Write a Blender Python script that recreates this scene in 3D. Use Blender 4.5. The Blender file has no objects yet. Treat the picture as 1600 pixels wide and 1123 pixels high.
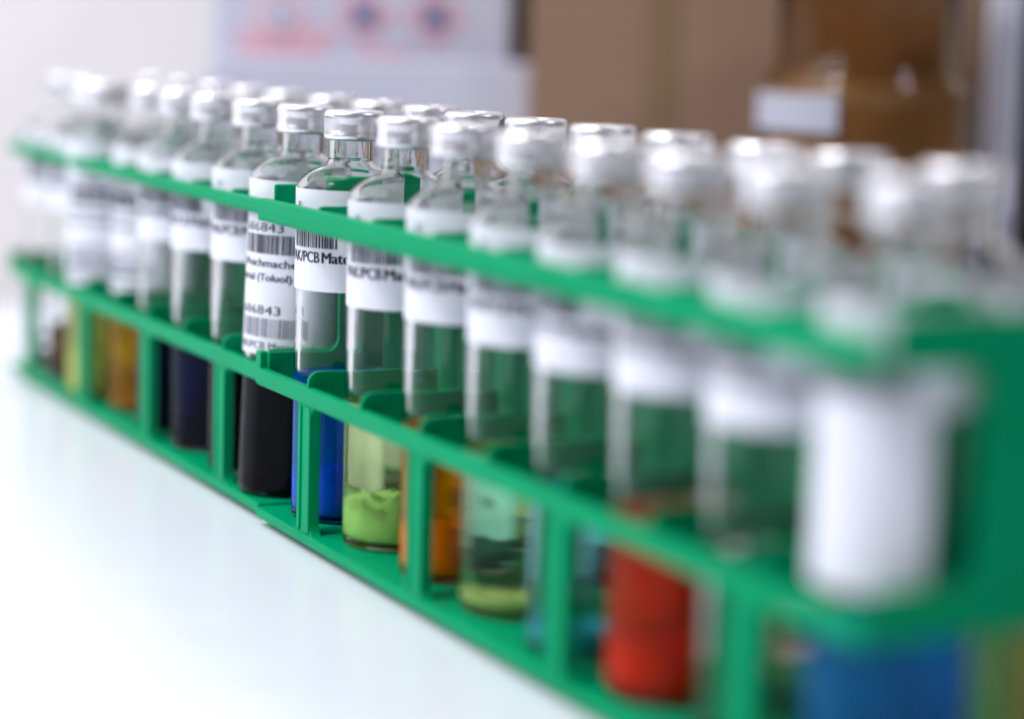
import bpy, bmesh, math, random
from mathutils import Vector, Matrix
random.seed(7)
S = 0.01                       # everything below is written in centimetres
sc = bpy.context.scene
C = sc.collection
pi = math.pi

# ------------------------------------------------------------------ camera
YAW, PIT, ROL = -1.1270782, 0.1375342, 0.0287331
CAM = Vector((65.160, -22.863, 14.511))
fw = Vector((math.sin(YAW)*math.cos(PIT), math.cos(YAW)*math.cos(PIT), -math.sin(PIT)))
rt = Vector((math.cos(YAW), -math.sin(YAW), 0))
up = rt.cross(fw)
r_ = math.cos(ROL)*rt + math.sin(ROL)*up
u_ = -math.sin(ROL)*rt + math.cos(ROL)*up
cam = bpy.data.cameras.new('camera')
co = bpy.data.objects.new('camera', cam); C.objects.link(co); sc.camera = co
m = Matrix((r_, u_, -fw)).transposed().to_4x4(); m.translation = CAM*S
co.matrix_world = m
cam.sensor_fit = 'HORIZONTAL'; cam.sensor_width = 36; cam.lens = 3774.95/1600*36
cam.clip_start = 0.02; cam.clip_end = 100
cam.dof.use_dof = True; cam.dof.focus_distance = 67.6*S
cam.dof.aperture_fstop = cam.lens*0.1/2.35
cam.dof.aperture_blades = 9
sc.view_settings.view_transform = 'Standard'; sc.view_settings.look = 'None'
sc.view_settings.exposure = 0.30; sc.view_settings.gamma = 1
sc.view_settings.use_curve_mapping = False

# ------------------------------------------------------------------ room light
w = bpy.data.worlds.new('World'); sc.world = w; w.use_nodes = True
bg = w.node_tree.nodes['Background']
bg.inputs[0].default_value = (0.93, 0.91, 0.98, 1); bg.inputs[1].default_value = 0.14

def lamp(name, loc, aim, sx, sy, power, col):
    l = bpy.data.lights.new(name, 'AREA'); l.shape = 'RECTANGLE'
    l.size = sx*S; l.size_y = sy*S; l.energy = power; l.color = col
    o = bpy.data.objects.new(name, l); C.objects.link(o)
    o.location = Vector(loc)*S
    d = (Vector(aim)-Vector(loc)).normalized()
    o.rotation_euler = d.to_track_quat('-Z', 'Y').to_euler()
    return o
lamp('ceiling_light', (75, 70, 120), (0, 0, 6), 12, 16, 3.0, (1.0, 0.98, 0.99))
lamp('ceiling_light', (10, -95, 150), (0, 0, 6), 16, 24, 10.0, (1.0, 0.98, 0.99))
lamp('ceiling_light', (-60, -40, 170), (-20, 0, 0), 60, 120, 12.0, (0.97, 0.96, 1.0))
lamp('side_light', (-10, -140, 125), (0, 0, 6), 150, 90, 23.0, (0.88, 0.93, 1.0))
lamp('side_light', (-125, -140, 36), (0, 0, 6), 150, 70, 4.0, (0.95, 0.96, 1.0))  # added low lamp, no known window there; brightens left glass edges and caps

cy = sc.cycles
cy.use_denoising = True
try: cy.denoiser = 'OPENIMAGEDENOISE'; cy.denoising_input_passes = 'RGB_ALBEDO_NORMAL'
except Exception: pass
cy.max_bounces = 48; cy.transmission_bounces = 48; cy.transparent_max_bounces = 32
cy.diffuse_bounces = 4; cy.glossy_bounces = 8
cy.caustics_refractive = True; cy.caustics_reflective = True
cy.blur_glossy = 0.6; cy.sample_clamp_indirect = 12

# ------------------------------------------------------------------ materials
def nm(name):
    mt = bpy.data.materials.new(name); mt.use_nodes = True
    return mt, mt.node_tree.nodes, mt.node_tree.links, mt.node_tree.nodes['Principled BSDF']
def pbr(name, col, rough=.5, metal=0, spec=.5, trans=0, ior=1.45, sss=0, noise=None, bump=None, coat=0):
    mt, N, L, b = nm(name)
    b.inputs['Base Color'].default_value = (*col, 1); b.inputs['Roughness'].default_value = rough
    b.inputs['Metallic'].default_value = metal; b.inputs['Specular IOR Level'].default_value = spec
    b.inputs['Transmission Weight'].default_value = trans; b.inputs['IOR'].default_value = ior
    b.inputs['Coat Weight'].default_value = coat
    if sss:
        b.inputs['Subsurface Weight'].default_value = sss
        b.inputs['Subsurface Radius'].default_value = (.001, .004, .002)
    tc = N.new('ShaderNodeTexCoord')
    if noise:
        amp, scale, c2 = noise
        n = N.new('ShaderNodeTexNoise'); n.inputs['Scale'].default_value = scale; n.inputs['Detail'].default_value = 5
        mx = N.new('ShaderNodeMix'); mx.data_type = 'RGBA'
        mx.inputs['A'].default_value = (*col, 1); mx.inputs['B'].default_value = (*c2, 1)
        rg = N.new('ShaderNodeMapRange'); rg.inputs[1].default_value = .35; rg.inputs[2].default_value = .65
        rg.inputs[4].default_value = amp
        L.new(tc.outputs['Object'], n.inputs['Vector']); L.new(n.outputs['Fac'], rg.inputs[0])
        L.new(rg.outputs[0], mx.inputs['Factor']); L.new(mx.outputs['Result'], b.inputs['Base Color'])
    if bump:
        st, scale = bump
        n = N.new('ShaderNodeTexNoise'); n.inputs['Scale'].default_value = scale; n.inputs['Detail'].default_value = 4
        bp = N.new('ShaderNodeBump'); bp.inputs['Strength'].default_value = st; bp.inputs['Distance'].default_value = .0004
        L.new(tc.outputs['Object'], n.inputs['Vector']); L.new(n.outputs['Fac'], bp.inputs['Height'])
        L.new(bp.outputs[0], b.inputs['Normal'])
    return mt
def glass(name, col=(1, 1, 1), ior=1.5, gain=1.4):
    mt, N, L, b = nm(name); N.remove(b)
    r = N.new('ShaderNodeBsdfRefraction'); r.inputs['Color'].default_value = (*col, 1)
    r.inputs['IOR'].default_value = ior; r.inputs['Roughness'].default_value = 0
    g = N.new('ShaderNodeBsdfGlossy'); g.inputs['Roughness'].default_value = 0.0
    fr = N.new('ShaderNodeFresnel'); fr.inputs['IOR'].default_value = ior
    pw = N.new('ShaderNodeMath'); pw.operation = 'POWER'; pw.inputs[1].default_value = gain
    mx = N.new('ShaderNodeMixShader')
    L.new(fr.outputs[0], pw.inputs[0]); L.new(pw.outputs[0], mx.inputs[0])
    L.new(r.outputs[0], mx.inputs[1]); L.new(g.outputs[0], mx.inputs[2])
    L.new(mx.outputs[0], N['Material Output'].inputs[0]); return mt
def liq(name, col, cloudy=.2, body=None):
    """a dyed liquid already inside the glass: it tints and clouds what is seen through it"""
    mt, N, L, b = nm(name); N.remove(b)
    r = N.new('ShaderNodeBsdfTransparent'); r.inputs['Color'].default_value = (*col, 1)
    d = N.new('ShaderNodeBsdfDiffuse'); d.inputs['Color'].default_value = (*(body or col), 1)
    t = N.new('ShaderNodeBsdfTranslucent'); t.inputs['Color'].default_value = (*(body or col), 1)
    m1 = N.new('ShaderNodeMixShader'); m1.inputs[0].default_value = .5
    m2 = N.new('ShaderNodeMixShader')
    tc = N.new('ShaderNodeTexCoord'); n = N.new('ShaderNodeTexNoise'); n.inputs['Scale'].default_value = 90; n.inputs['Detail'].default_value = 3
    mr = N.new('ShaderNodeMapRange'); mr.inputs[1].default_value = .3; mr.inputs[2].default_value = .7
    mr.inputs[3].default_value = cloudy*.75; mr.inputs[4].default_value = min(1, cloudy*1.25)
    L.new(tc.outputs['Object'], n.inputs['Vector']); L.new(n.outputs['Fac'], mr.inputs[0])
    L.new(d.outputs[0], m1.inputs[1]); L.new(t.outputs[0], m1.inputs[2])
    L.new(mr.outputs[0], m2.inputs[0]); L.new(r.outputs[0], m2.inputs[1]); L.new(m1.outputs[0], m2.inputs[2])
    L.new(m2.outputs[0], N['Material Output'].inputs[0]); return mt
M = {}
M['green'] = pbr('green_plastic', (.0, .35, .15), .34, spec=.04, noise=(.7, 45, (.0, .30, .12)), bump=(.25, 900))
def translucent(mt, col, f):
    N, L = mt.node_tree.nodes, mt.node_tree.links
    t = N.new('ShaderNodeBsdfTranslucent'); t.inputs['Color'].default_value = (*col, 1)
    x = N.new('ShaderNodeMixShader'); x.inputs[0].default_value = f
    L.new(N['Principled BSDF'].outputs[0], x.inputs[1]); L.new(t.outputs[0], x.inputs[2])
    L.new(x.outputs[0], N['Material Output'].inputs[0])
translucent(M['green'], (0, .45, .14), .16)
M['table'] = pbr('white_laminate', (.74, .77, .83), .24, spec=.4, noise=(.6, 9, (.71, .75, .81)), bump=(.02, 1500))
M['wall'] = pbr('painted_wall', (.74, .69, .68), .8, noise=(.4, 2, (.70, .655, .645)))
M['glass'] = glass('vial_glass', (.992, .998, .996))
M['alu'] = pbr('crimped_aluminium', (.93, .92, .96), .33, metal=1, bump=(.2, 500))
M['rubber'] = pbr('septum_rubber', (.35, .36, .38), .6)
M['paper'] = pbr('label_paper', (.74, .74, .82), .55, spec=.3, bump=(.35, 260))
M['ink'] = pbr('label_ink', (.012, .012, .035), .5)
M['fadedink'] = pbr('faded_label_ink', (.22, .22, .27), .5)
M['blue'] = liq('blue_liquid', (.05, .52, 1), .5, (0, .40, 1))
M['deepblue'] = liq('deep_blue_liquid', (.0, .62, 1), .5, (0, .50, 1))
M['black'] = liq('black_liquid', (.03, .02, .07), .35, (.006, .005, .022))
M['navy'] = liq('navy_liquid', (.02, .07, .28), .35, (.004, .016, .09))
M['limeclear'] = liq('pale_lime_liquid', (.90, 1, .70), .14, (.75, .98, .5))
M['paleclear'] = liq('pale_greenish_liquid', (.90, 1, .78), .03, (.8, 1, .5))
M['orange'] = liq('amber_liquid', (1, .64, .05), .40, (1, .50, .0))
M['clear'] = liq('clear_liquid', (.97, .99, .98), .0)
M['cyan'] = liq('pale_cyan_liquid', (.65, .95, .97), .04, (.3, .9, .95))
M['red'] = liq('red_liquid', (1, .17, .0), .55, (1, .11, .0))
M['brown'] = liq('brown_liquid', (.45, .24, .07), .2)
M['yellow'] = liq('yellow_green_liquid', (.97, 1, .45), .75, (1, 1, .45))
M['p_lime'] = pbr('lime_granules', (.60, .92, .42), .8)
M['p_blue'] = pbr('blue_granules', (.02, .36, 1), .8)
M['p_orange'] = pbr('orange_granules', (1, .60, .05), .8)
M['p_red'] = pbr('red_granules', (1, .015, .0), .8)
M['p_cyan'] = pbr('cyan_granules', (.05, .5, .55), .8)
M['p_white'] = pbr('white_residue', (.8, .78, .8), .8)
M['p_dark'] = pbr('dark_residue', (.02, .03, .02), .8)
M['p_pale'] = pbr('pale_yellow_granules', (.80, .92, .42), .8)
M['greylabel'] = pbr('grey_white_label', (.42, .42, .50), .6)
M['jar'] = glass('brown_jar_glass', (.86, .76, .60), 1.5, 1.3)
M['jarfill'] = pbr('brown_powder', (.40, .27, .19), .8, noise=(.6, 80, (.33, .22, .15)))
M['card'] = pbr('brown_cardboard', (.30, .185, .125), .8, noise=(.5, 25, (.27, .165, .11)))
M['tape'] = pbr('packing_tape', (.10, .062, .02), .25, spec=.6)
M['tape2'] = pbr('thin_packing_tape', (.25, .16, .09), .2, spec=.6)
M['white'] = pbr('white_carton', (.60, .60, .72), .6, noise=(.4, 15, (.55, .55, .68)))
M['pink'] = pbr('pink_print', (.85, .42, .48), .6)
M['redp'] = pbr('red_print', (.78, .28, .34), .6)
M['bluep'] = pbr('dark_blue_print', (.10, .12, .28), .6)
M['dark'] = pbr('black_card', (.02, .012, .014), .6)

# ------------------------------------------------------------------ mesh helpers
def link(name, bm, mat, parent=None, smooth=False, bevel=0):
    me = bpy.data.meshes.new(name)
    bmesh.ops.recalc_face_normals(bm, faces=bm.faces)
    for v in bm.verts: v.co *= S
    bm.to_mesh(me); bm.free()
    me.materials.append(mat)
    if smooth: me.polygons.foreach_set('use_smooth', [True]*len(me.polygons))
    o = bpy.data.objects.new(name, me); C.objects.link(o)
    if parent: o.parent = parent
    if bevel:
        b = o.modifiers.new('bevel', 'BEVEL'); b.width = bevel*S; b.segments = 3; b.limit_method = 'ANGLE'
        b.angle_limit = math.radians(40); b.harden_normals = False
    return o
def box(bm, x0, x1, y0, y1, z0, z1):
    vs = [bm.verts.new((x, y, z)) for x in (x0, x1) for y in (y0, y1) for z in (z0, z1)]
    for f in ((0,1,3,2),(4,6,7,5),(0,4,5,1),(2,3,7,6),(0,2,6,4),(1,5,7,3)): bm.faces.new([vs[i] for i in f])
def prism(bm, pts, axis, a, b):
    """extrude a closed outline: axis 'y' -> pts are (x,z); axis 'x' -> pts are (y,z)"""
    def P(p, t): return (p[0], t, p[1]) if axis == 'y' else (t, p[0], p[1])
    A = [bm.verts.new(P(p, a)) for p in pts]; B = [bm.verts.new(P(p, b)) for p in pts]
    n = len(pts)
    bm.faces.new(A); bm.faces.new(B[::-1])
    for i in range(n): bm.faces.new((A[i], A[(i+1) % n], B[(i+1) % n], B[i]))
def arc(cx, cz, r, a0, a1, n=5): return [(cx+r*math.cos(math.radians(a0+(a1-a0)*i/n)), cz+r*math.sin(math.radians(a0+(a1-a0)*i/n))) for i in range(n+1)]
def rrect(x0, x1, z0, z1, r, n=4):
    return arc(x1-r, z1-r, r, 0, 90, n)+arc(x0+r, z1-r, r, 90, 180, n)+arc(x0+r, z0+r, r, 180, 270, n)+arc(x1-r, z0+r, r, 270, 360, n)
def lathe(bm, prof, n=64, close=True):
    rings = []
    for (r, z) in prof:
        if r < 1e-6: rings.append([bm.verts.new((0, 0, z))])
        else: rings.append([bm.verts.new((r*math.cos(2*pi*i/n), r*math.sin(2*pi*i/n), z)) for i in range(n)])
    for a, b in zip(rings, rings[1:]):
        for i in range(n):
            j = (i+1) % n
            q = [a[i % len(a)], a[j % len(a)], b[j % len(b)], b[i % len(b)]]
            q2 = []
            for v in q:
                if v not in q2: q2.append(v)
            if len(q2) > 2: bm.faces.new(q2)
def top(name, label, cat, loc=(0,0,0), rz=0, group=None):
    o = bpy.data.objects.new(name, None); C.objects.link(o); o.empty_display_size = .01
    o.location = Vector(loc)*S; o.rotation_euler = (0, 0, rz)
    o['label'] = label; o['category'] = cat
    if group: o['group'] = group
    return o
def struct(name, bm, mat):
    o = link(name, bm, mat); o['kind'] = 'structure'; return o

# ------------------------------------------------------------------ setting
hv = Vector((fw.x, fw.y)).normalized(); ha = math.atan2(hv.y, hv.x)      # horizontal view heading
bm = bmesh.new(); box(bm, 0, 1, 0, 1, 0, 1); bm.free()
def frame(depth, side):      # a point on the floor plan: depth along the heading, side to its right
    return Vector((CAM.x+hv.x*depth+hv.y*side, CAM.y+hv.y*depth-hv.x*side, 0))
bm = bmesh.new()
cs = [frame(4, -110), frame(4, 110), frame(121, 110), frame(121, -110)]
lo = [bm.verts.new((p.x, p.y, -3)) for p in cs]; hi = [bm.verts.new((p.x, p.y, 0)) for p in cs]
bm.faces.new(hi); bm.faces.new(lo[::-1])
for i in range(4): bm.faces.new((lo[i], lo[(i+1) % 4], hi[(i+1) % 4], hi[i]))
struct('table', bm, M['table'])
bm = bmesh.new()
cs = [frame(121.5, -260), frame(121.5, 260), frame(127, 260), frame(127, -260)]
lo = [bm.verts.new((p.x, p.y, -60)) for p in cs]; hi = [bm.verts.new((p.x, p.y, 200)) for p in cs]
bm.faces.new(hi); bm.faces.new(lo[::-1])
for i in range(4): bm.faces.new((lo[i], lo[(i+1) % 4], hi[(i+1) % 4], hi[i]))
struct('wall', bm, M['wall'])

# ------------------------------------------------------------------ racks
P = 3.9031
N_ = 8; LEN = N_*P; W = 2*P
ZF = .52                       # floor of the cells
Z1, Z2 = 4.08, 4.56            # middle rail
Z3, Z4 = 8.80, 9.43            # top rail
def build_rack(label, loc, x_trim, Z3=8.80, Z4=9.43):
    R = top('vial_rack', label, 'rack', loc, 0, 'green plastic vial racks standing end to end')
    G = M['green']
    x0, x1 = x_trim
    bm = bmesh.new(); box(bm, x0, x1, 0, W, .23, ZF)
    link('base_plate', bm, G, R, bevel=.05)
    fm = None
    for fx in (x0+1.2, (x0+x1)/2, x1-1.2):
        for fy in (.8, W-.8):
            if fm is None:
                bm = bmesh.new(); lathe(bm, [(0, 0), (.4, 0), (.4, .235), (0, .235)], 20)
                fm = link('foot', bm, G, R); fm.location = Vector((fx, fy, 0))*S
            else:
                c = fm.copy(); C.objects.link(c); c.location = Vector((fx, fy, 0))*S
    for yy, s in ((0, 1), (W, -1)):
        a, b = sorted((yy, yy+s*.30))
        bm = bmesh.new(); box(bm, x0, x1, a, b, Z1, Z2); link('middle_rail', bm, G, R, bevel=.05)
        # a slim inner ledge just under the top of the rail
        a2, b2 = sorted((yy+s*.303, yy+s*.42))
        bm = bmesh.new(); box(bm, x0+.02, x1-.02, a2, b2, Z1+.1, Z2-.10); link('rail_ledge', bm, G, R, bevel=.02)
        bm = bmesh.new(); box(bm, x0, x1, a, b, Z3, Z4); link('top_rail', bm, G, R, bevel=.06)
        bm = bmesh.new(); a3, b3 = sorted((yy-s*.025, yy+s*.02)); box(bm, x0+.25, x1-.25, a3, b3, Z3+.10, Z3+.22); link('rail_bead', bm, G, R, bevel=.015)
    # posts with flared feet and heads and a groove
    pm = None
    for k in (1, 3, 5, 7):
        for yy, s in ((0, 1), (W, -1)):
            if pm is None:
                h, r = .46, .34
                zb, zt = ZF+.002, Z1-.002
                pts = [(-h-r, zb)]+[(h+r, zb)]+arc(h+r, zb+r, r, 270, 180, 5)[1:]+arc(h+r, zt-r, r, 180, 90, 5)
                pts += [(-h-r, zt)]+arc(-h-r, zt-r, r, 90, 0, 5)[1:]+arc(-h-r, zb+r, r, 0, -90, 5)[:-1]
                bm = bmesh.new(); prism(bm, pts, 'y', .05, .32)
                pm = link('post', bm, G, R, bevel=.02)
                bm = bmesh.new(); prism(bm, rrect(-.46, -.24, zb+.05, zt-.05, .1), 'y', 0.0, .07)
                g1 = link('post_flange', bm, G, pm, bevel=.02)
                bm = bmesh.new(); prism(bm, rrect(.02, .46, zb+.05, zt-.05, .1), 'y', 0.0, .07)
                g2 = link('post_flange', bm, G, pm, bevel=.02)
                pm.location = Vector((k*P, yy, 0))*S
            else:
                c = pm.copy(); C.objects.link(c)
                for g in (g1, g2):
                    d = g.copy(); C.objects.link(d); d.parent = c
                c.location = Vector((k*P, yy, 0))*S
                if s < 0: c.rotation_euler = (0, 0, pi)
    # cross ribs between the cells
    def rib(z0, z1, r, ya, yb, t=.07):
        bm = bmesh.new()
        pts = [(ya, z0), (yb, z0)]+arc(yb-r, z1-r, r, 0, 90, 5)+arc(ya+r, z1-r, r, 90, 180, 5)
        prism(bm, pts, 'x', -t, t); return bm
    r1 = r2 = None
    for k in range(1, N_):
        if r1 is None:
            r1 = link('middle_rib', rib(Z1+.02, 5.0, .33, .10, W-.10), G, R, bevel=.025)
            r2 = link('top_rib', rib(Z3-.1, Z4+.06, .15, .306, W-.306, .09), G, R, bevel=.02)
        else:
            r1 = r1.copy(); C.objects.link(r1); r2 = r2.copy(); C.objects.link(r2)
        r1.location = Vector((k*P, 0, 0))*S; r2.location = Vector((k*P, 0, 0))*S
    bm = bmesh.new(); box(bm, x0+.16, x1-.16, P-.06, P+.06, Z1+.03, Z3+.3)
    link('centre_wall', bm, G, R)
    cp = None
    for k in (2, 4, 6):
        if cp is None:
            bm = bmesh.new(); box(bm, -.3, .3, P-.058, P+.058, ZF+.002, Z1+.028); cp = link('centre_post', bm, G, R)
        else: cp = cp.copy(); C.objects.link(cp)
        cp.location = Vector((k*P, 0, 0))*S
    # end panels: a plate with openings in front of each row of cells
    for xe, s in ((x0, 1), (x1, -1)):
        a, b = sorted((xe+s*.002, xe+s*.15))
        a -= .003; b -= .003
        bm = bmesh.new(); box(bm, a, b, .303, W-.303, Z1, 5.02); link('end_sill', bm, G, R, bevel=.03)
        bm = bmesh.new(); box(bm, a, b, .42, W-.42, Z3+.02, Z4+.40); link('end_header', bm, G, R, bevel=.08)
        for (ya, yb) in ((2.75, 2.95), (5.5, 6.1)):
            bm = bmesh.new(); box(bm, a, b, ya, yb, ZF+.003, Z1-.003); link('end_stile', bm, G, R, bevel=.03)
        for (ya, yb) in ((2.42, W-2.42),):
            bm = bmesh.new()
            prism(bm, [(ya-.35, 5.023), (yb+.35, 5.023)]+arc(yb+.35, 5.37, .35, 270, 180, 5)[1:]+arc(yb+.35, Z3-.33, .35, 180, 90, 5)+arc(ya-.35, Z3-.33, .35, 90, 0, 5)+arc(ya-.35, 5.37, .35, 0, -90, 5)[:-1], 'x', a, b)
            link('end_panel', bm, G, R, bevel=.02)
    # connector blocks on the left-hand end
    for z0, z1 in ((Z1-.02, 5.02), (Z3-.03, Z4-.04)):
        bm = bmesh.new(); box(bm, x0-.42, x0-.005, .10, .36, z0, z1); link('connector', bm, G, R, bevel=.04)
    return R
build_rack('nearer green plastic vial rack, its left end at the joint left of the sharp vial', (0, 0, 0), (0.03, LEN))
build_rack('farther green plastic vial rack running off to the blurred left end', (-LEN-.10, .20, 0), (.9, LEN-.22), 8.92, 9.34)

# ------------------------------------------------------------------ vials
RB, RC, RN, TW = 1.5, .865, .62, .17
Z0, ZS, ZN, ZCB, ZT = .54, 9.90, 10.64, 11.20, 12.02    # bottom, shoulder, neck, cap bottom, cap top
def z(v): return v-Z0
def support(p, d=.03, lim=.3):
    """extra rings close to both ends of every long straight run, so that smooth shading does not bend it"""
    q = [p[0]]
    for a, b in zip(p, p[1:]):
        L_ = math.hypot(b[0]-a[0], b[1]-a[1])
        if L_ > lim:
            for t in (d/L_, 2*d/L_, 1-2*d/L_, 1-d/L_): q.append((a[0]+(b[0]-a[0])*t, a[1]+(b[1]-a[1])*t))
        q.append(b)
    return q
def glass_bm(level=None):
    t = TW
    out = [(0, .07), (.9, .05), (1.25, 0)]+[(RB-.12+.12*math.sin(a), .12-.12*math.cos(a)) for a in [pi/2*i/5 for i in range(1, 6)]]
    out += [(RB, z(ZS)-.10)]
    def sh(rb, rn, za, zb, n=10):
        # rounded shoulder: convex from the wall, then concave into the neck
        q = []
        p0, p1, p2, p3 = (rb, za), (rb, za+.52), (rn+.16, zb-.34), (rn, zb)
        for i in range(1, n+1):
            u = i/n
            q.append(tuple((1-u)**3*p0[j]+3*(1-u)**2*u*p1[j]+3*(1-u)*u*u*p2[j]+u**3*p3[j] for j in (0, 1)))
        return q
    out += sh(RB, RN, z(ZS)-.10, z(ZN)+.02, 14)
    out += [(RN, z(ZCB)-.0), (RN+.01, z(ZCB)+.06), (.74, z(ZCB)+.13), (.76, z(ZCB)+.2), (.76, z(ZT)-.2), (.72, z(ZT)-.14), (.48, z(ZT)-.14)]
    inn = [(.47, z(ZT)-.2), (.49, z(ZCB)+.2), (RN-.11, z(ZCB)+.1)]
    s2 = sh(RB-t, RN-.11, z(ZS)-.14, z(ZN)-.02, 14)
    if level:      # cavity down to the liquid surface; the glass and the liquid below it bend light as one body
        inn += s2[::-1]+[(RB-t, z(ZS)-.14), (RB-t, level+.09), (RB-t-.04, level+.03), (RB-t-.13, level), (0, level)]
    else: inn += s2[::-1]+[(RB-t, z(ZS)-.14), (RB-t, .30), (RB-t-.06, .20), (RB-t-.2, .15), (.9, .17), (0, .19)]
    bm = bmesh.new(); lathe(bm, support(out)+support(inn), 72); return bm
def cap_bm():
    b, t = z(ZCB), z(ZT)
    r = RC
    prof = [(RN+.10, b+.035), (RN+.16, b-.01), (r-.05, b), (r-.01, b+.05), (r, b+.13), (r-.022, b+.26), (r-.025, b+.45), (r-.006, t-.2)]
    prof += [(r-.14+.14*math.cos(a), t-.14+.14*math.sin(a)) for a in [pi/2*i/6 for i in range(1, 7)]]
    prof += [(.42, t-.005), (.38, t-.03), (.36, t-.10), (.36, t-.12), (.70, t-.12), (.79, t-.2), (.79, b+.12), (RN+.10, b+.08), (RN+.10, b+.035)]
    bm = bmesh.new(); lathe(bm, support(prof, .012, .12), 64); return bm
def septum_bm():
    bm = bmesh.new(); lathe(bm, [(0, z(ZT)-.06), (.34, z(ZT)-.07), (.34, z(ZT)-.13), (.345, z(ZT)-.4), (0, z(ZT)-.4)], 32); return bm
def sector(bm, r0, r1, a0, a1, z0, z1, n):
    V = []
    for i in range(n+1):
        a = a0+(a1-a0)*i/n; c, s = math.cos(a), math.sin(a)
        V.append([bm.verts.new((r*c, r*s, zz)) for r, zz in ((r0, z0), (r1, z0), (r1, z1), (r0, z1))])
    for A, B in zip(V, V[1:]):
        for k in range(4): bm.faces.new((A[k], A[(k+1) % 4], B[(k+1) % 4], B[k]))
    bm.faces.new(V[0]); bm.faces.new(V[-1][::-1])
RL = RB+.012                     # label paper radius
def s2a(s): return s/RL          # arc length to angle; increases counter-clockwise (seen to the right)
_text = {}
def text_verts(txt, size, bold):
    key = (txt, size, bold)
    if key in _text: return _text[key]
    cu = bpy.data.curves.new('t', 'FONT'); cu.body = txt; cu.size = size; cu.offset = bold; cu.resolution_u = 3
    cu.fill_mode = 'FRONT'
    o = bpy.data.objects.new('t', cu); C.objects.link(o)
    dg = bpy.context.evaluated_depsgraph_get(); dg.update()
    me = bpy.data.meshes.new_from_object(o.evaluated_get(dg))
    d = ([v.co.copy() for v in me.vertices], [tuple(p.vertices) for p in me.polygons])
    bpy.data.objects.remove(o); bpy.data.curves.remove(cu); bpy.data.meshes.remove(me)
    _text[key] = d; return d
def put_text(bm, txt, s0, zb, size, width=None, bold=.012, lift=.010):
    if bold > .008:
        for q in (1, 2): put_text(bm, txt, s0+q*bold, zb, size, width, 0, .010+.0012*q)
    vs, fs = text_verts(txt, size, 0)
    wmax = max(v.x for v in vs) or 1; k = (width/wmax) if width else 1
    out = []
    for v in vs:
        a = s2a(s0+v.x*k); r = RL+lift
        out.append(bm.verts.new((r*math.cos(a), r*math.sin(a), z(zb)+v.y)))
    for f in fs:
        try: bm.faces.new([out[i] for i in f])
        except ValueError: pass
def put_bars(bm, s0, s1, z0, z1, seed):
    rnd = random.Random(seed); s = s0
    while s < s1:
        wd = rnd.choice((.018, .018, .036, .055)); 
        n = 1
        a0, a1 = s2a(s), s2a(s+wd); r = RL+.010
        q = [bm.verts.new((r*math.cos(a), r*math.sin(a), z(zz))) for a, zz in ((a0, z0), (a1, z0), (a1, z1), (a0, z1))]
        bm.faces.new(q); s += wd+rnd.choice((.018, .03, .045))
A_GAP = math.radians(150)
def label_obj(zb, zt=9.86, print_=None, span=A_GAP):
    bm = bmesh.new(); sector(bm, RB+.002, RL, -span, span, z(zb), z(zt), 60)
    lb = link('label', bm, M['paper'], None)
    for p in lb.data.polygons: p.use_smooth = False
    if print_: 
        bm = bmesh.new(); print_(bm, zb)
        o = link('lettering', bm, M['ink'], lb)
    return lb
def pr_short(bm, zb):
    put_text(bm, 'PAK/PCB', -2.26, zb+.80, .43, 1.40, .010); put_text(bm, 'Material', -.81, zb+.80, .43, 1.33, .016)
    put_bars(bm, -2.0, -.28, zb+1.20, zb+1.76, 3)
    put_text(bm, '686843', -1.70, zb+1.82, .36, 1.3, .012)
    put_text(bm, 'E:', -1.80, zb+2.28, .24, .26, .006)
def pr_long(bm, zb):
    put_text(bm, '686843', -2.13, 8.36, .37, 1.68, .008)
    put_bars(bm, -2.05, .05, 7.72, 8.28, 5)
    put_text(bm, 'Weichmacher', -2.2, 7.34, .33, 2.35, .009)
    put_text(bm, 'Material (Toluol)', -2.62, 6.93, .31, 2.45, .009)
    put_text(bm, '686843', -2.13, 5.95, .37, 1.68, .006)
def pr_long_faded(bm, zb):
    put_bars(bm, -2.05, .05, 5.28, 5.84, 8)
    put_text(bm, 'PAK/PCB Material', -2.3, 4.93, .31, 2.6, .012)
short_lb = label_obj(7.05, print_=pr_short)
long_lb = label_obj(4.76, print_=pr_long)
bm = bmesh.new(); pr_long_faded(bm, 4.76); fo = link('faded_lettering', bm, M['fadedink'], long_lb)
near_lb = None
def near_label():
    bm = bmesh.new(); sector(bm, RB+.002, RL, math.radians(-150), math.radians(24), z(4.70), z(9.86), 40)
    lb = link('label', bm, M['paper'], None)
    bm = bmesh.new(); sector(bm, RB+.002, RL, math.radians(24.05), math.radians(105), z(8.0), z(9.86), 16)
    link('label_flap', bm, M['paper'], lb)
    bm = bmesh.new(); put_bars(bm, -1.9, .2, 8.2, 8.7, 4); link('lettering', bm, M['ink'], lb)
    return lb
near_lb = near_label()
PROTO_L = {'short': short_lb, 'long': long_lb, 'near': near_lb}
c_me = link('crimp_cap', cap_bm(), M['alu'], smooth=True)
s_me = link('septum', septum_bm(), M['rubber'], smooth=True)
for o in (c_me, s_me): o.data.shade_smooth() if hasattr(o.data, 'shade_smooth') else None

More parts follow.
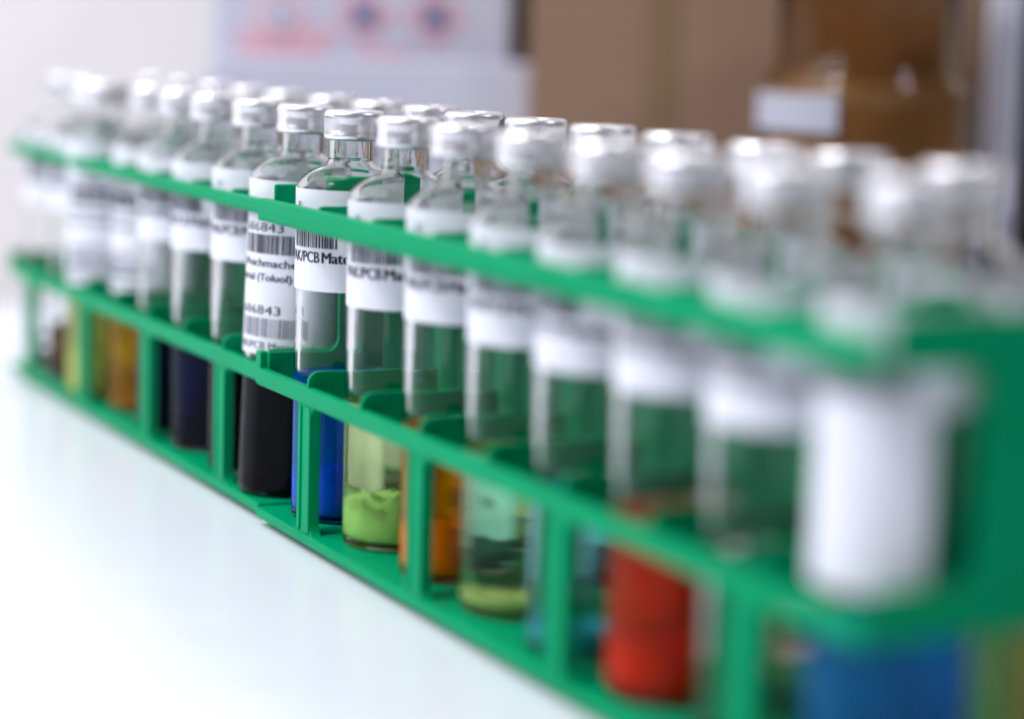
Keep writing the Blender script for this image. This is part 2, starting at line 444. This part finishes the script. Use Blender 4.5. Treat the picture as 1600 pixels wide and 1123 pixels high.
def liquid_bm(level):
    r = RB-TW
    prof = [(0, .186), (.9, .166), (r-.2, .146), (r-.06, .196), (r, .296), (r, level-.02), (0, level-.02)]
    bm = bmesh.new(); lathe(bm, support(prof), 72); return bm
def sediment_bm(level, seed, rough=.12):
    rnd = random.Random(seed); n, k = 72, 24; r = RB-TW-.02
    bm = bmesh.new()
    ph = rnd.random()*6
    def h(x, y): return level+rough*(math.sin(x*4+ph)*math.cos(y*5-ph)+.6*math.sin(x*11+y*9+ph))+rnd.uniform(-.38, .38)*rough*(1 if rough > .1 else .6)
    c = bm.verts.new((0, 0, h(0, 0))); rings = []
    for j in range(1, k+1):
        rr = r*j/k
        rings.append([bm.verts.new((rr*math.cos(2*pi*i/n), rr*math.sin(2*pi*i/n), h(rr*math.cos(2*pi*i/n), rr*math.sin(2*pi*i/n)))) for i in range(n)])
    for i in range(n): bm.faces.new((c, rings[0][i], rings[0][(i+1) % n]))
    rings.append([bm.verts.new((r*math.cos(2*pi*i/n), r*math.sin(2*pi*i/n), .33)) for i in range(n)])
    rings.append([bm.verts.new(((r-.12)*math.cos(2*pi*i/n), (r-.12)*math.sin(2*pi*i/n), .21)) for i in range(n)])
    for a, b in zip(rings, rings[1:]):
        for i in range(n): bm.faces.new((a[i], b[i], b[(i+1) % n], a[(i+1) % n]))
    bm.faces.new(rings[-1])
    return bm
_liq = {}
def liquid(mat, level, sed=None):
    level = round(level, 1); key = (mat, level, sed)
    if key not in _liq:
        l = link('liquid', liquid_bm(z(level)), M[mat], smooth=True)
        s = None
        if sed:
            smat, slev, sr = sed
            s = link('sediment', sediment_bm(z(slev), hash(smat) % 97 if False else len(smat)*7+int(slev*10), sr), M[smat], smooth=True)
        _liq[key] = [l, s, True]
    l, s, first = _liq[key]
    if first: _liq[key][2] = False; return l, s
    l2 = l.copy(); C.objects.link(l2)
    s2 = None
    if s: s2 = s.copy(); C.objects.link(s2)
    return l2, s2
used = set()
def take(o):
    if o.name in used:
        c = o.copy(); C.objects.link(c); return c
    used.add(o.name); return o
def face_camera(x, y): return math.atan2(CAM.y-y, CAM.x-x)
_gl = {}
def glass_body(level):
    k = round(level, 1)
    if k not in _gl:
        _gl[k] = link('glass_body', glass_bm(z(k)), M['glass'], smooth=True); return _gl[k]
    c = _gl[k].copy(); C.objects.link(c); return c
def vial(i, row, label, lab='short', liqd=None, lean=(0, 0), twist=0, dx=0, dy=0, group=None, dz=0):
    x, y = (i+.5)*P+dx, P/2+.01+row*P+dy
    if i < 0: x -= .06; y += .12
    V = top('glass_vial', label, 'vial', (x, y, Z0+dz), 0, group or ('glass vials in the front row' if row == 0 else 'glass vials in the back row'))
    V.rotation_euler = (lean[1], lean[0], 0)
    g = glass_body(liqd[1]); g.parent = V
    c = take(c_me); c.parent = V
    jr = random.Random(i*7+row*31); c.rotation_euler = (jr.uniform(-.012, .012), jr.uniform(-.012, .012), jr.uniform(0, 6))
    s = take(s_me); s.parent = c
    if lab:
        L0 = PROTO_L[lab]
        kids = [k for k in L0.children] if L0.name not in used else PK[lab]
        if L0.name not in used:
            PK[lab] = list(L0.children); L = take(L0)
        else:
            L = L0.copy(); C.objects.link(L)
            for k in PK[lab]:
                d = k.copy(); C.objects.link(d); d.parent = L
        L.parent = V
        L.rotation_euler = (0, 0, face_camera(x, y)+twist)
        if i not in (0, -1, 7): L.location.z = jr.uniform(-.07, .07)*S
    if liqd:
        mat, lev, sed = liqd
        l, s = liquid(mat, lev, sed); l.parent = V
        if s: s.parent = l
        if sed and s: s.rotation_euler = (0, 0, i*1.3)
    return V
PK = {}
lr = lambda d: math.radians(d)
FRONT = {
 -8: ('leftmost vial at the far end of the racks, nearly clear with dark residue', 'short', ('clear', 1.6, ('p_dark', .95, .08))),
 -7: ('second vial from the far left end, thin brown liquid at its foot', 'short', ('brown', 2.6, ('p_dark', .9, .05))),
 -6: ('blurred vial of pale yellow-green liquid with a long label, third from the far left end', 'long', ('yellow', 4.2, ('p_pale', 2.2, .06))),
 -5: ('blurred vial of amber-brown liquid with a long label, right of the yellow-green one', 'long', ('orange', 4.1, ('p_white', .9, .05))),
 -4: ('dark navy vial just right of the far amber-brown one', 'short', ('navy', 4.2, None)),
 -3: ('dark vial third to the left of the joint between the racks', 'short', ('navy', 4.1, ('p_dark', 1.2, .05))),
 -2: ('black-filled vial with short label, left neighbour of the long-labelled vial at the joint', 'short', ('black', 4.2, None)),
 -1: ('vial of black liquid with long label reading 686843 Weichmacher, just left of the joint', 'long', ('black', 4.3, ('p_white', .85, .06))),
 0: ('sharply focused vial of blue liquid, first of the near rack, label reading PAK/PCB', 'short', ('blue', 4.6, ('p_blue', 2.0, .05))),
 1: ('vial of pale lime liquid over a heap of lime granules', 'short', ('limeclear', 4.4, ('p_lime', 1.75, .22))),
 2: ('vial of amber liquid over orange granules, beside the lime one', 'short', ('orange', 4.4, ('p_orange', 1.9, .04))),
 3: ('almost clear greenish vial with dark flecks floating in it', 'short', ('paleclear', 4.4, ('p_pale', .95, .05))),
 4: ('blurred clear vial with pale cyan residue, left of the red one', 'short', ('cyan', 4.3, ('p_cyan', 1.2, .05))),
 5: ('blurred vial of bright red liquid', 'short', ('red', 4.5, ('p_red', 1.75, .05))),
 6: ('blurred clear vial right of the red one', 'short', ('clear', 4.3, None)),
 7: ('large blurred vial with long blank label over blue liquid, nearest the camera', 'near', ('deepblue', 4.0, ('p_blue', 1.2, .05))),
}
rnd = random.Random(5)
NUDGE = {-6: (-.35, .2), -5: (.15, -.4), -1: (-.34, -1.6), 0: (.03, 0), 1: (.08, -.15), 2: (.12, -.1), 3: (.08, -.4)}
for i, (lab_, kind, lq) in FRONT.items():
    dy_, ln_ = NUDGE.get(i, (0, rnd.uniform(-.5, .3)))
    vial(i, 0, lab_, kind, lq, dy=dy_, lean=(lr(rnd.uniform(-.4, .5)), lr(ln_)), twist=0 if i in (0, -1, 7) else lr(rnd.uniform(-14, 14)))
# dark flecks in the fourth vial
BACKL = {
 -8: 'back-row vial at the far left end, behind the leftmost front vial',
 -7: 'back-row vial behind the second vial from the far left end',
 -6: 'back-row vial behind the far yellow-green one',
 -5: 'back-row vial behind the far amber-brown one',
 -4: 'back-row vial behind the dark navy one',
 -3: 'back-row vial behind the third vial left of the joint',
 -2: 'back-row vial behind the black vial with the short label',
 -1: 'back-row vial behind the long-labelled 686843 vial',
 0: 'back-row vial directly behind the sharp blue one',
 1: 'back-row vial behind the one with lime granules',
 2: 'back-row vial behind the amber and orange one',
 3: 'back-row vial behind the flecked clear one',
 4: 'back-row vial behind the pale cyan one, cap against the box',
 5: 'back-row vial behind the red one',
 6: 'back-row vial of yellow-green liquid seen past the big blue one at lower right',
 7: 'back-row vial at the near right corner, cut by the right edge',
}
liqs = [('clear', 4.0, None), ('limeclear', 4.1, ('p_pale', 1.0, .05)), ('cyan', 4.1, ('p_cyan', 1.1, .05)), ('clear', 4.2, ('p_white', .9, .04))]
for i, lb in BACKL.items():
    vial(i, 1, lb, 'short', ('yellow', 4.2, None) if i in (6, 7) else liqs[i % 4], lean=(lr(rnd.uniform(-.5, .5)), lr(rnd.uniform(-.4, .4))), twist=lr(rnd.uniform(-30, 30)))
# unused prototypes never stay behind
for o in (c_me, s_me):
    if o.name not in used: bpy.data.objects.remove(o)

v3 = [o for o in C.objects if o.get('label', '').startswith('almost clear greenish')][0]
bm = bmesh.new(); rf = random.Random(3)
for _ in range(16):
    a, rr, zz = rf.uniform(0, 2*pi), rf.uniform(.5, 1.3), z(rf.uniform(1.6, 3.6))
    fx, fy = rr*math.cos(a), rr*math.sin(a); sx = rf.uniform(.08, .2); aa = rf.uniform(0, pi)
    n = 7
    c = bm.verts.new((fx, fy, zz)); ring = [bm.verts.new((fx+sx*math.cos(aa)*math.cos(t*2*pi/n)-.5*sx*math.sin(aa)*math.sin(t*2*pi/n), fy+sx*math.sin(aa)*math.cos(t*2*pi/n)+.5*sx*math.cos(aa)*math.sin(t*2*pi/n), zz+.05*math.sin(t*2+_))) for t in range(n)]
    d = bm.verts.new((fx, fy, zz-.05))
    for t in range(n): bm.faces.new((c, ring[t], ring[(t+1) % n])); bm.faces.new((d, ring[(t+1) % n], ring[t]))
fl = link('flecks', bm, M['p_dark'], v3); fl['kind'] = 'stuff'

# ------------------------------------------------------------------ things behind the racks
def ray_point(px, py, depth):
    d = fw+r_*((px-800)/3774.95)-u_*((py-561.5)/3774.95)
    return CAM+d*depth
def upright(name, label, cat, px0, px1, depth, y_top, thick, mat, part, turn=0):
    """a box standing on the table with its face towards the racks; widths and heights measured at its own distance"""
    A = ray_point(px0, 90, depth); B = ray_point(px1, 90, depth)
    wdt = (Vector((B.x, B.y))-Vector((A.x, A.y))).length
    T = top(name, label, cat, (A.x, A.y, .01), math.atan2(B.y-A.y, B.x-A.x)+turn)
    h = ray_point((px0+px1)/2, y_top, depth).z
    bm = bmesh.new(); box(bm, 0, wdt, 0, thick, 0, h); link(part, bm, mat, T, bevel=.15)
    return T, wdt, h
def face(T, name, x0, x1, z0, z1, mat, y=-.03, t=.028, rot=0, parent=None):
    bm = bmesh.new()
    cx, cz = (x0+x1)/2, (z0+z1)/2; hx, hz = (x1-x0)/2, (z1-z0)/2
    c, s = math.cos(rot), math.sin(rot)
    pts = [(cx+a*hx*c-b*hz*s, cz+a*hx*s+b*hz*c) for a, b in ((-1, -1), (1, -1), (1, 1), (-1, 1))]
    prism(bm, pts, 'y', y, y+t); return link(name, bm, mat, parent or T)
pu = 3774.95
# white carton with the hazard sheet
D1 = 108
T, wd, h = upright('white_carton', 'tall white carton with red and pink hazard print behind the racks', 'carton', 332, 797, D1, -260, 9, M['white'], 'carton_body')
f = lambda px: (px-332)/pu*D1
def zz(py, D=D1): return ray_point(560, py, D).z
for k, (a, b, y0, y1) in enumerate(((372, 525, 52, 66), (372, 505, 72, 84), (372, 520, 90, 100), (372, 470, 105, 113), (560, 640, 78, 86), (560, 700, 92, 99))):
    face(T, 'print_line', f(a), f(b), zz(y1), zz(y0), M['pink'])
for cx_, mt in ((440, 'pink'), (568, 'redp'), (678, 'redp')):
    fr = face(T, 'hazard_frame', f(cx_-33), f(cx_+33), zz(24)-.95, zz(24)+.95, M[mt], rot=pi/4)
    face(T, 'frame_inside', f(cx_-24), f(cx_+24), zz(24)-.68, zz(24)+.68, M['white'], y=-.06, rot=pi/4, parent=fr)
    bm = bmesh.new()
    lathe(bm, [(0, 0), (.55 if cx_ != 440 else .2, 0), (.55 if cx_ != 440 else .2, .02), (0, .02)], 16)
    o = link('pictogram', bm, M['bluep'], fr); o.rotation_euler = (pi/2, 0, 0); o.location = Vector((f(cx_), -.062, zz(24)))*S
D2 = 105.3
T, wd, h = upright('white_box', 'low plain white box in front of the hazard carton', 'box', 326, 828, D2, 94, .6, M['white'], 'box_body')
D3 = 109
T, wd, h = upright('gap_shade_panel', 'dark binder for the shade in the gap between white carton and cardboard box', 'panel', 790, 850, D3, -250, 14, M['dark'], 'gap_shade_face')  # added dark sheet: stands in for the shadow in the gap
D4 = 103
T, wd, h = upright('cardboard_box', 'large brown cardboard box with packing tape and white address label', 'box', 828, 1558, D4, -240, 16, M['card'], 'box_body')
f = lambda px: (px-828)/pu*D4
z4 = lambda py: ray_point(1200, py, D4).z
face(T, 'tape_strip', f(1010), f(1060), z4(330), z4(-230), M['tape2'])
face(T, 'box_seam', f(1530), f(1552), z4(330), z4(-230), M['tape2'])
# big brown jar in front of the box
DJ = 96
pj = ray_point(1355, 100, DJ); RJ = 168/3774.95*DJ; NJ = 140/3774.95*DJ; zj = ray_point(1355, 112, DJ).z
J = top('brown_jar', 'large brown translucent jar with white label in front of the cardboard box', 'jar', (pj.x, pj.y, .01), math.atan2(-hv.y, -hv.x))
tw = .28
prof = [(0, .02), (RJ-.5, .0), (RJ, .5), (RJ, zj-1.3), (RJ-.12, zj-.6), (RJ-.5, zj-.1), (NJ, zj+.25), (NJ, zj+3.3), (NJ+.15, zj+3.5), (NJ-.1, zj+3.7), (NJ-tw, zj+3.6), (NJ-tw, zj+.2), (RJ-.5-tw, zj-.4), (RJ-tw, zj-1.3), (RJ-tw, .6), (RJ-.6, .4), (0, .4)]
bm = bmesh.new(); lathe(bm, prof, 64); link('jar_body', bm, M['jar'], J, smooth=True)
bm = bmesh.new(); lathe(bm, [(0, .42), (RJ-tw-.05, .42), (RJ-tw-.03, .7), (RJ-tw-.03, zj-.9), (RJ-tw-.5, zj-.7), (0, zj-.6)], 48); link('powder', bm, M['jarfill'], J, smooth=True)
bm = bmesh.new(); lathe(bm, [(0, zj+5.2), (NJ+.3, zj+5.2), (NJ+.45, zj+5.0), (NJ+.45, zj+3.75), (NJ+.2, zj+3.72), (0, zj+3.72)], 48); link('lid', bm, M['dark'], J, smooth=True)
bm = bmesh.new(); sector(bm, RJ+.004, RJ+.03, math.radians(-92), math.radians(-22), zj-2.35, zj-.9, 24); link('paper_label', bm, M['greylabel'], J)
D5 = 99
T, wd, h = upright('white_canister', 'narrow white canister at the right edge beside the cardboard box', 'canister', 1562, 1597, D5, -200, 3, M['white'], 'canister_body')
T, wd, h = upright('black_folder', 'black folder at the extreme right edge', 'folder', 1598, 1680, D5+1, -200, 3, M['dark'], 'folder_cover')
